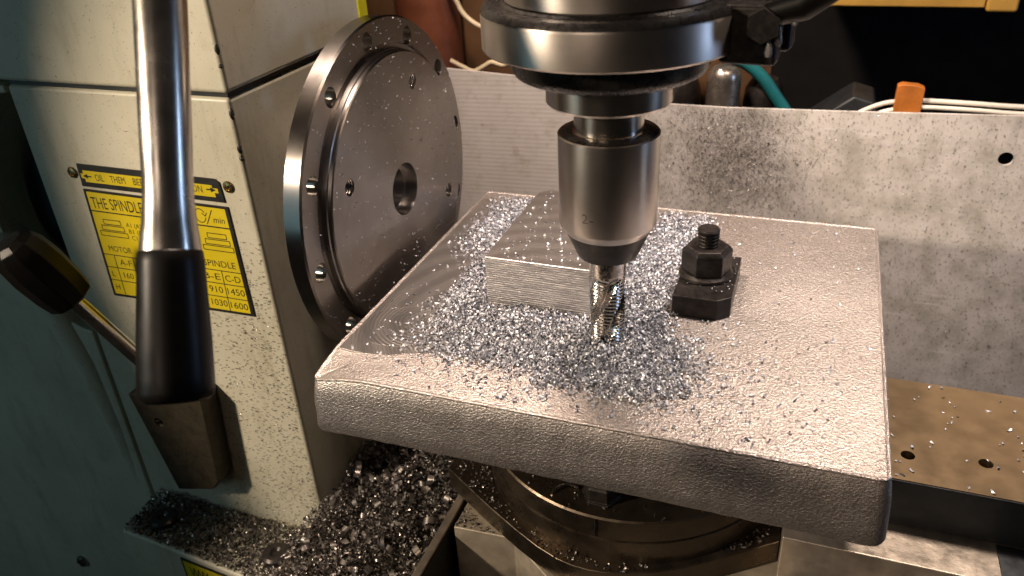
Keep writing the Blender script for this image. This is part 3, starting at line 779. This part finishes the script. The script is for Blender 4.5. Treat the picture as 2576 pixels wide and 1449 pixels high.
# ------------------------------------------------------------------ background behind the boards
def smooth_path(P, n=8):
    P = [Vector(p) for p in P]; out = []
    for i in range(len(P) - 1):
        p0, p1, p2, p3 = P[max(i - 1, 0)], P[i], P[i + 1], P[min(i + 2, len(P) - 1)]
        for k in range(n):
            t = k / n
            out.append(.5 * ((2 * p1) + (p2 - p0) * t + (2 * p0 - 5 * p1 + 4 * p2 - p3) * t * t + (3 * p1 - p0 - 3 * p2 + p3) * t ** 3))
    out.append(P[-1]); return out
def background():
    MBc = MB().lathe([(26, -400), (26, 420)], (-227, 310, 0), 'z', 64).build("machine_column", "rust_column", base=(-227, 310, -400))
    tag(MBc, "reddish brown round column behind the steel disc", "column")
    w = MB(); w.box(-330, 40, 330, 350, -400, 130)
    tag(w.build("plank_panel", "wood", base=(-140, 340, -400)), "dark brown wooden panel behind the spindle", "wood panel")
    t = MB().tube(smooth_path([(-214, 290, 150), (-200, 288, 110), (-191.6, 288, 93.4), (-185.9, 288, 83.3), (-174, 288, 75), (-158, 292, 70)]), 1.9, 12)
    tag(t.build("wire", "cream_wire", base=(-186, 288, 70)), "cream wire dropping beside the reddish column, upper of two", "wire", "loose cream wires")
    t = MB().tube(smooth_path([(-199, 284, 49), (-190, 286, 44), (-181, 287, 40.5), (-172, 288, 44.5), (-165.4, 288, 47.8), (-156, 288, 46), (-148, 290, 50)]), 1.9, 12)
    tag(t.build("wire", "cream_wire", base=(-175, 288, 38)), "cream wire looping low along the top of the ribbed splash board", "wire", "loose cream wires")
    t = MB().tube(smooth_path([(-30, 298, 66), (0, 292, 64.5), (14.8, 290, 57.6), (25.9, 290, 53.0), (37.5, 290, 43.6), (46.6, 290, 32.0), (57.6, 290, 16), (66, 290, -10), (70, 290, -60)]), 4.3, 20)
    tag(t.build("hose", "teal_hose", base=(30, 290, -60)), "teal coolant hose arching down behind the splash board", "hose")
    p = MB(); p.lathe([(11.5, -400), (11.5, 46), (10.8, 50), (8, 53), (3, 54)], (12, 280, 0), 'z', 28)
    rngp = random.Random(3)
    p.v = [(x + .7 * mnoise.noise(Vector((x * .3, y * .3, z * .12))), y, z + 1.2 * mnoise.noise(Vector((x * .2, y * .2, 5)))) for x, y, z in p.v]
    tag(p.build("post", "grey_post", base=(12, 280, -400)), "blotchy grey metal post under the teal hose", "post")
    p = MB().lathe([(3, 46), (12, 43), (17, 36), (19, 26), (19, -400)], (-25, 300, 0), 'z', 32)
    tag(p.build("canister", "black_oxide", base=(-25, 300, -400)), "black rounded canister left of the grey post", "canister")
    p = MB().lathe([(3, 42), (9, 40), (13, 33), (14, 24), (14, -400)], (38, 305, 0), 'z', 32)
    tag(p.build("canister", "black_oxide", base=(38, 305, -400)), "black rounded canister right of the grey post", "canister")
    g = "white cables along the splash board top"
    t = MB().tube(smooth_path([(92, 262, 24), (101, 262, 31), (112, 262, 37), (122, 262, 39.8), (137, 262, 41.2), (166, 262, 40.8), (194, 262, 40.2), (260, 262, 41), (340, 262, 44)]), 1.55, 12)
    tag(t.build("cable", "white_cable", base=(200, 262, 30)), "white cable along the board's top edge, upper of the pair", "cable", g)
    t = MB().tube(smooth_path([(104, 259, 24), (112, 259, 32), (124, 259, 36.0), (138, 259, 37.8), (166, 259, 37.6), (194, 259, 36.7), (260, 259, 37), (340, 259, 39)]), 1.45, 12)
    tag(t.build("cable", "white_cable", base=(200, 259, 30)), "white cable along the board's top edge, lower of the pair", "cable", g)
    tp = MB().prism([(120.9, 34.0), (121.2, 51.0), (124, 52.2), (133, 51.6), (137.0, 50.0), (136.8, 33.6)], 256.6, 264.4, 'xz')
    tag(tp.build("tape_tag", "orange_tape", base=(129, 260, 34), bevel=.5), "orange tape tag wrapped round the white cables", "tape")
    MBs = thing("shelf_board", "yellow wooden shelf edge at the top right corner", "shelf", (180, 430, 70))
    MB().box(60, 184.6, 420, 639.8, 68.6, 96).build("board", "yellow_wood", MBs, bevel=1.2)
    MB().box(185.4, 207, 419, 639.8, 65.6, 98).build("end_piece", "yellow_wood", MBs, bevel=2.5)
    g = MB().box(58, 150, 300, 420, -400, 24)
    gr = MB().prism([(70, -400), (70, 12), (98, 34), (112, 30), (118, 12), (118, -400)], 290, 330, 'xz')
    tag(gr.build("motor_housing", "slab_side", base=(94, 310, -400), bevel=2), "dark angular housing behind the splash board left of the orange tag", "housing")
background()

# ------------------------------------------------------------------ swarf
def heap(x, y):
    """height of the chip heap on the plate"""
    g = lambda cx, cy, sx, sy: np.exp(-((x - cx) / sx) ** 2 - ((y - cy) / sy) ** 2)
    return .8 + 4.8 * g(-34, 8, 30, 9) + 3.4 * g(-2, -8, 20, 14) + 3.0 * g(-70, 30, 9, 28) + 4.2 * g(-3, 40, 9, 40) + 2.2 * g(8, 30, 14, 30)
def inside_keepout(x, y):
    k = (x > -63.2) & (x < -11.3) & (y > 13.4) & (y < 94.2)
    k |= (x > 21) & (x < 53) & (y > 31) & (y < 78.5)
    return k
def sample_heap(n, fn, box):
    out = []
    tot = 0
    while tot < n:
        x = rng.uniform(box[0], box[1], 20000); y = rng.uniform(box[2], box[3], 20000)
        p = np.clip(fn(x, y), 0, 1); ok = (rng.uniform(0, 1, 20000) < p) & ~inside_keepout(x, y)
        out.append(np.stack([x[ok], y[ok]], 1)); tot += ok.sum()
    return np.concatenate(out)[:n]
def dens(x, y):
    g = lambda cx, cy, sx, sy: np.exp(-((x - cx) / sx) ** 4 - ((y - cy) / sy) ** 4)
    return np.maximum.reduce([g(-28, -6, 46, 22), g(3, -12, 32, 23), g(-72, 40, 13, 46), .8 * g(-78, 105, 24, 36), g(7, 50, 15, 62), .7 * g(12, 100, 16, 40)])
def swarf():
    P = sample_heap(33000, dens, (-112, 60, -56, 146))
    z = .5 + rng.uniform(0, 1, len(P)) ** .7 * heap(P[:, 0], P[:, 1])
    z = z * 1.0
    A = chips(np.column_stack([P, z]), 1.25, 2.7, .5, 1.1, .9, 3.4)
    Q = sample_heap(2000, lambda x, y: .012 + np.exp(-((x + 18) / 62) ** 2 - ((y + 12) / 30) ** 2), (-112, 110, -54, 148))
    B = chips(np.column_stack([Q, np.full(len(Q), .62)]), 1.2, 3.0, .5, 1.2, .9, 3.2, tilt_flat=.6)
    # some chips on the boss top, the clamp and round the cutter
    T = np.column_stack([rng.uniform(-60, -14, 150), rng.uniform(15, 96, 150), np.full(150, 28.9)])
    C = chips(T, 1.0, 2.6, .5, 1.1, .9, 3.4, tilt_flat=.8)
    T = np.column_stack([rng.uniform(24, 50, 60), rng.uniform(39, 78, 60), np.full(60, 11.0)])
    D = chips(T, .5, 1.3, .3, .6, .9, 3.0, tilt_flat=.6)
    L_ = sample_heap(1100, dens, (-100, 50, -40, 130))
    zl = 1.0 + heap(L_[:, 0], L_[:, 1]) * rng.uniform(.8, 1.05, len(L_))
    E_ = chips(np.column_stack([L_, zl]), 3.0, 5.2, .6, 1.3, 2.4, 5.2, k=8, twist=.5)
    chips_obj("chip_heap", [A, B, C, D, E_], "bright_swarf", "bright curled aluminium chips heaped round the cutter on the cast plate", "metal chips", (-20, 10, 0))
    # swarf on the bed between headstock and rail
    n = 17000
    x = rng.uniform(-164, -79, n); y = rng.uniform(-110, 110, n)
    top = -128 + 20 * np.clip((x + 150) / 70, 0, 1) * np.clip((y + 90) / 120, 0.15, 1) + 4 * np.sin(x * .13) * np.cos(y * .11)
    z = top - rng.uniform(0, 1, n) ** 1.6 * 9
    A = chips(np.column_stack([x, y, z]), 1.6, 4.8, .5, 1.5, 1.4, 5.0)
    n = 300
    x = rng.uniform(-158, -82, n); y = rng.uniform(-100, 90, n)
    top = -126 + 20 * np.clip((x + 150) / 70, 0, 1) * np.clip((y + 90) / 120, 0.15, 1)
    B = chips(np.column_stack([x, y, top]), 5, 15, 1.4, 4.2, 2.4, 5.6, k=10)
    chips_obj("swarf_heap", [A, B], "steel_curl", "heap of curled steel swarf on the bed between headstock and rail", "swarf", (-120, 0, -130))
    hm = MB(); nx, ny = 30, 40; V = []; F = []
    for j in range(ny):
        for i in range(nx):
            xx = -164.5 + 85.5 * i / (nx - 1); yy = -115 + 240 * j / (ny - 1)
            V.append((xx, yy, -136 + 20 * max(0, min(1, (xx + 150) / 70)) * max(.15, min(1, (yy + 90) / 120)) + 2 * math.sin(xx * .4) * math.cos(yy * .5)))
    for j in range(ny - 1):
        for i in range(nx - 1): a = j * nx + i; F.append((a, a + 1, a + nx + 1, a + nx))
    tag(hm.add(V, F).build("bed_filings", "bed_iron", base=(-120, 0, -140)), "dark packed filings under the curled steel swarf", "filings", kind="stuff")
    # ledge chips
    n = 5200
    x = rng.uniform(-289, -166, n); y = rng.uniform(-59, -17, n)
    ok = (y > -50 - 10 * (x + 291) / 125.6 + 1.2) & (y < -16.6)
    x, y = x[ok], y[ok]
    hz = 2.2 + 4.5 * np.exp(-((x + 268) / 14) ** 2 - ((y + 26) / 11) ** 2) + 1.6 * np.exp(-((y + 18) / 10) ** 2)
    A = chips(np.column_stack([x, y, -157 + .4 + rng.uniform(0, 1, len(x)) * hz]), 1.4, 3.6, .5, 1.3, 1.0, 4.2)
    chips_obj("ledge_chips", [A], "steel_curl", "layer of fine steel chips lying on the headstock ledge", "metal chips", (-230, -36, -157))
    # clinging chips on the headstock front, board and disc
    n = 9000
    x = rng.uniform(-292, -166.5, n); z = rng.uniform(-154, 100, n)
    p = np.clip((x + 290) / 120, 0.03, 1) ** 1.7 * np.clip((60 - z) / 90, 0.015, 1)
    p = p + .5 * np.exp(-((x + 176) / 10) ** 2 - ((z - 5) / 32) ** 2)
    ok = rng.uniform(0, 1, n) < p
    ok &= ~((x > -271) & (x < -222) & (z < -54) & (z > -133))
    x, z = x[ok], z[ok]
    A = chips(np.column_stack([x, np.full(len(x), -16.4), z]), .5, 1.25, .25, .55, .8, 2.6, tilt_flat=.5, nrm='-y')
    chips_obj("panel_chips", [A], "dark_swarf", "small dark chips clinging to the cream headstock front", "metal chips", (-200, -16.4, 0))
    n = 5200
    x = rng.uniform(-36, 240, n); z = rng.uniform(-130, 38, n)
    p = .22 + .75 * np.exp(-((x - 20) / 34) ** 2 - ((z - 2) / 36) ** 2)
    ok = (rng.uniform(0, 1, n) < p) & (np.hypot(x - 186.5, z - 14.3) > 7)
    x, z = x[ok], z[ok]
    A = chips(np.column_stack([x, np.full(len(x), 239.55), z]), .5, 1.5, .25, .6, .8, 2.6, tilt_flat=.5, nrm='-y')
    n = 6000
    x = rng.normal(26, 23, n); z = rng.normal(2, 25, n); ok = (z < 36) & (x > -36)  # extra tight cloud of chips makes this part of the board darker
    B = chips(np.column_stack([x[ok], np.full(ok.sum(), 239.5), z[ok]]), .4, 1.15, .25, .5, .8, 2.6, tilt_flat=.6, nrm='-y')
    chips_obj("board_chips", [A, B], "dark_swarf", "dark metal chips on the speckled splash board", "metal chips", (80, 239.5, -40))
    n = 900
    a = rng.uniform(0, 2 * np.pi, n); r = 88 * np.sqrt(rng.uniform(.03, 1, n))
    y = 62.5 + r * np.cos(a); z = 36.8 + r * np.sin(a)
    xx = np.where(r < 72, -127.7, -132.7)
    ok = (r > 15) & ~((r > 71) & (r < 75)) & ~((r > 75) & (np.abs(((np.degrees(a) - 7.5 + 15) % 30) - 15) < 4.5)) & ~((np.abs(r - 57) < 6) & (np.abs(((np.degrees(a) - 67.5 + 45) % 90) - 45) < 7))
    A = chips(np.column_stack([xx, y, z])[ok], .6, 1.5, .3, .7, .8, 2.2, tilt_flat=.5, nrm='+x')
    chips_obj("disc_chips", [A], "bright_swarf", "tiny bright chips sticking to the turned steel disc", "metal chips", (-128, 62, 37))
    # slab, shelf and carriage chips
    n = 60
    x = rng.uniform(118, 200, n); y = rng.uniform(6, 80, n)
    A = chips(np.column_stack([x, y, np.full(n, -49.4)]), 1.0, 2.8, .4, 1.1, .9, 3.4, tilt_flat=.5)
    chips_obj("slab_chips", [A], "bright_swarf", "bright loose chips scattered on the oily steel slab", "metal chips", (160, 40, -50))
    n = 1500
    x = rng.uniform(94, 230, n); y = rng.uniform(-100, -20, n)
    A = chips(np.column_stack([x, y, -127.4 + rng.uniform(0, 2, n)]), 1.4, 4.5, .6, 2.0, 1.0, 4.6)
    n = 60
    B = chips(np.column_stack([rng.uniform(94, 200, n), rng.uniform(-80, -22, n), np.full(n, -124.5)]), 7, 13, 2.5, 4.5, 1.4, 4.4, k=9)
    chips_obj("shelf_chips", [A, B], "dark_swarf", "dark curled chips covering the lower right shelf", "metal chips", (150, -60, -128))
    n = 700
    a = rng.uniform(0, 2 * np.pi, n); r = rng.uniform(0, 74, n) ** 1.0
    x = 6 + r * np.cos(a); y = 33 + r * np.sin(a)
    P1 = np.column_stack([x, y, np.full(n, -64.5)])[y < 0][:120]
    x = rng.uniform(-80, 80, 3000); y = rng.uniform(-48, 20, 3000)
    ok = (np.hypot(x - 6, y - 33) > 76.2) & (y > -14 - (x + 73) * .56) & (y > -48 + np.clip(x - 18, 0, 99) * .62) & (np.hypot(x - 6, y - 33) < 96)
    P2 = np.column_stack([x, y, np.full(3000, -89.5)])[ok][:420]
    x = rng.uniform(-70, -40, 200); y = rng.uniform(-32, -8, 200)
    ok = y < -16 - (x + 73) * .56 - 1
    P3 = np.column_stack([x, y, np.full(200, -102.7)])[ok]
    A = chips(np.concatenate([P1, P2, P3]), 1.0, 2.8, .4, 1.0, .9, 3.4, tilt_flat=.7)
    chips_obj("base_chips", [A], "steel_curl", "fine chips caught on the oily swivel base", "metal chips", (0, -20, -90))
    MB_ = MB().tube(smooth_path([(-17, -34, -64.3), (-15, -30, -63.6), (-11, -27, -63.4), (-6, -27, -64.2)]), .6, 8)
    tag(MB_.build("metal_curl", "cutter_steel", base=(-12, -30, -65)), "single curved metal shaving on the swivel base beside the lock nut", "shaving")
swarf()

for o in bpy.data.objects:
    if "_b" in o: del o["_b"]
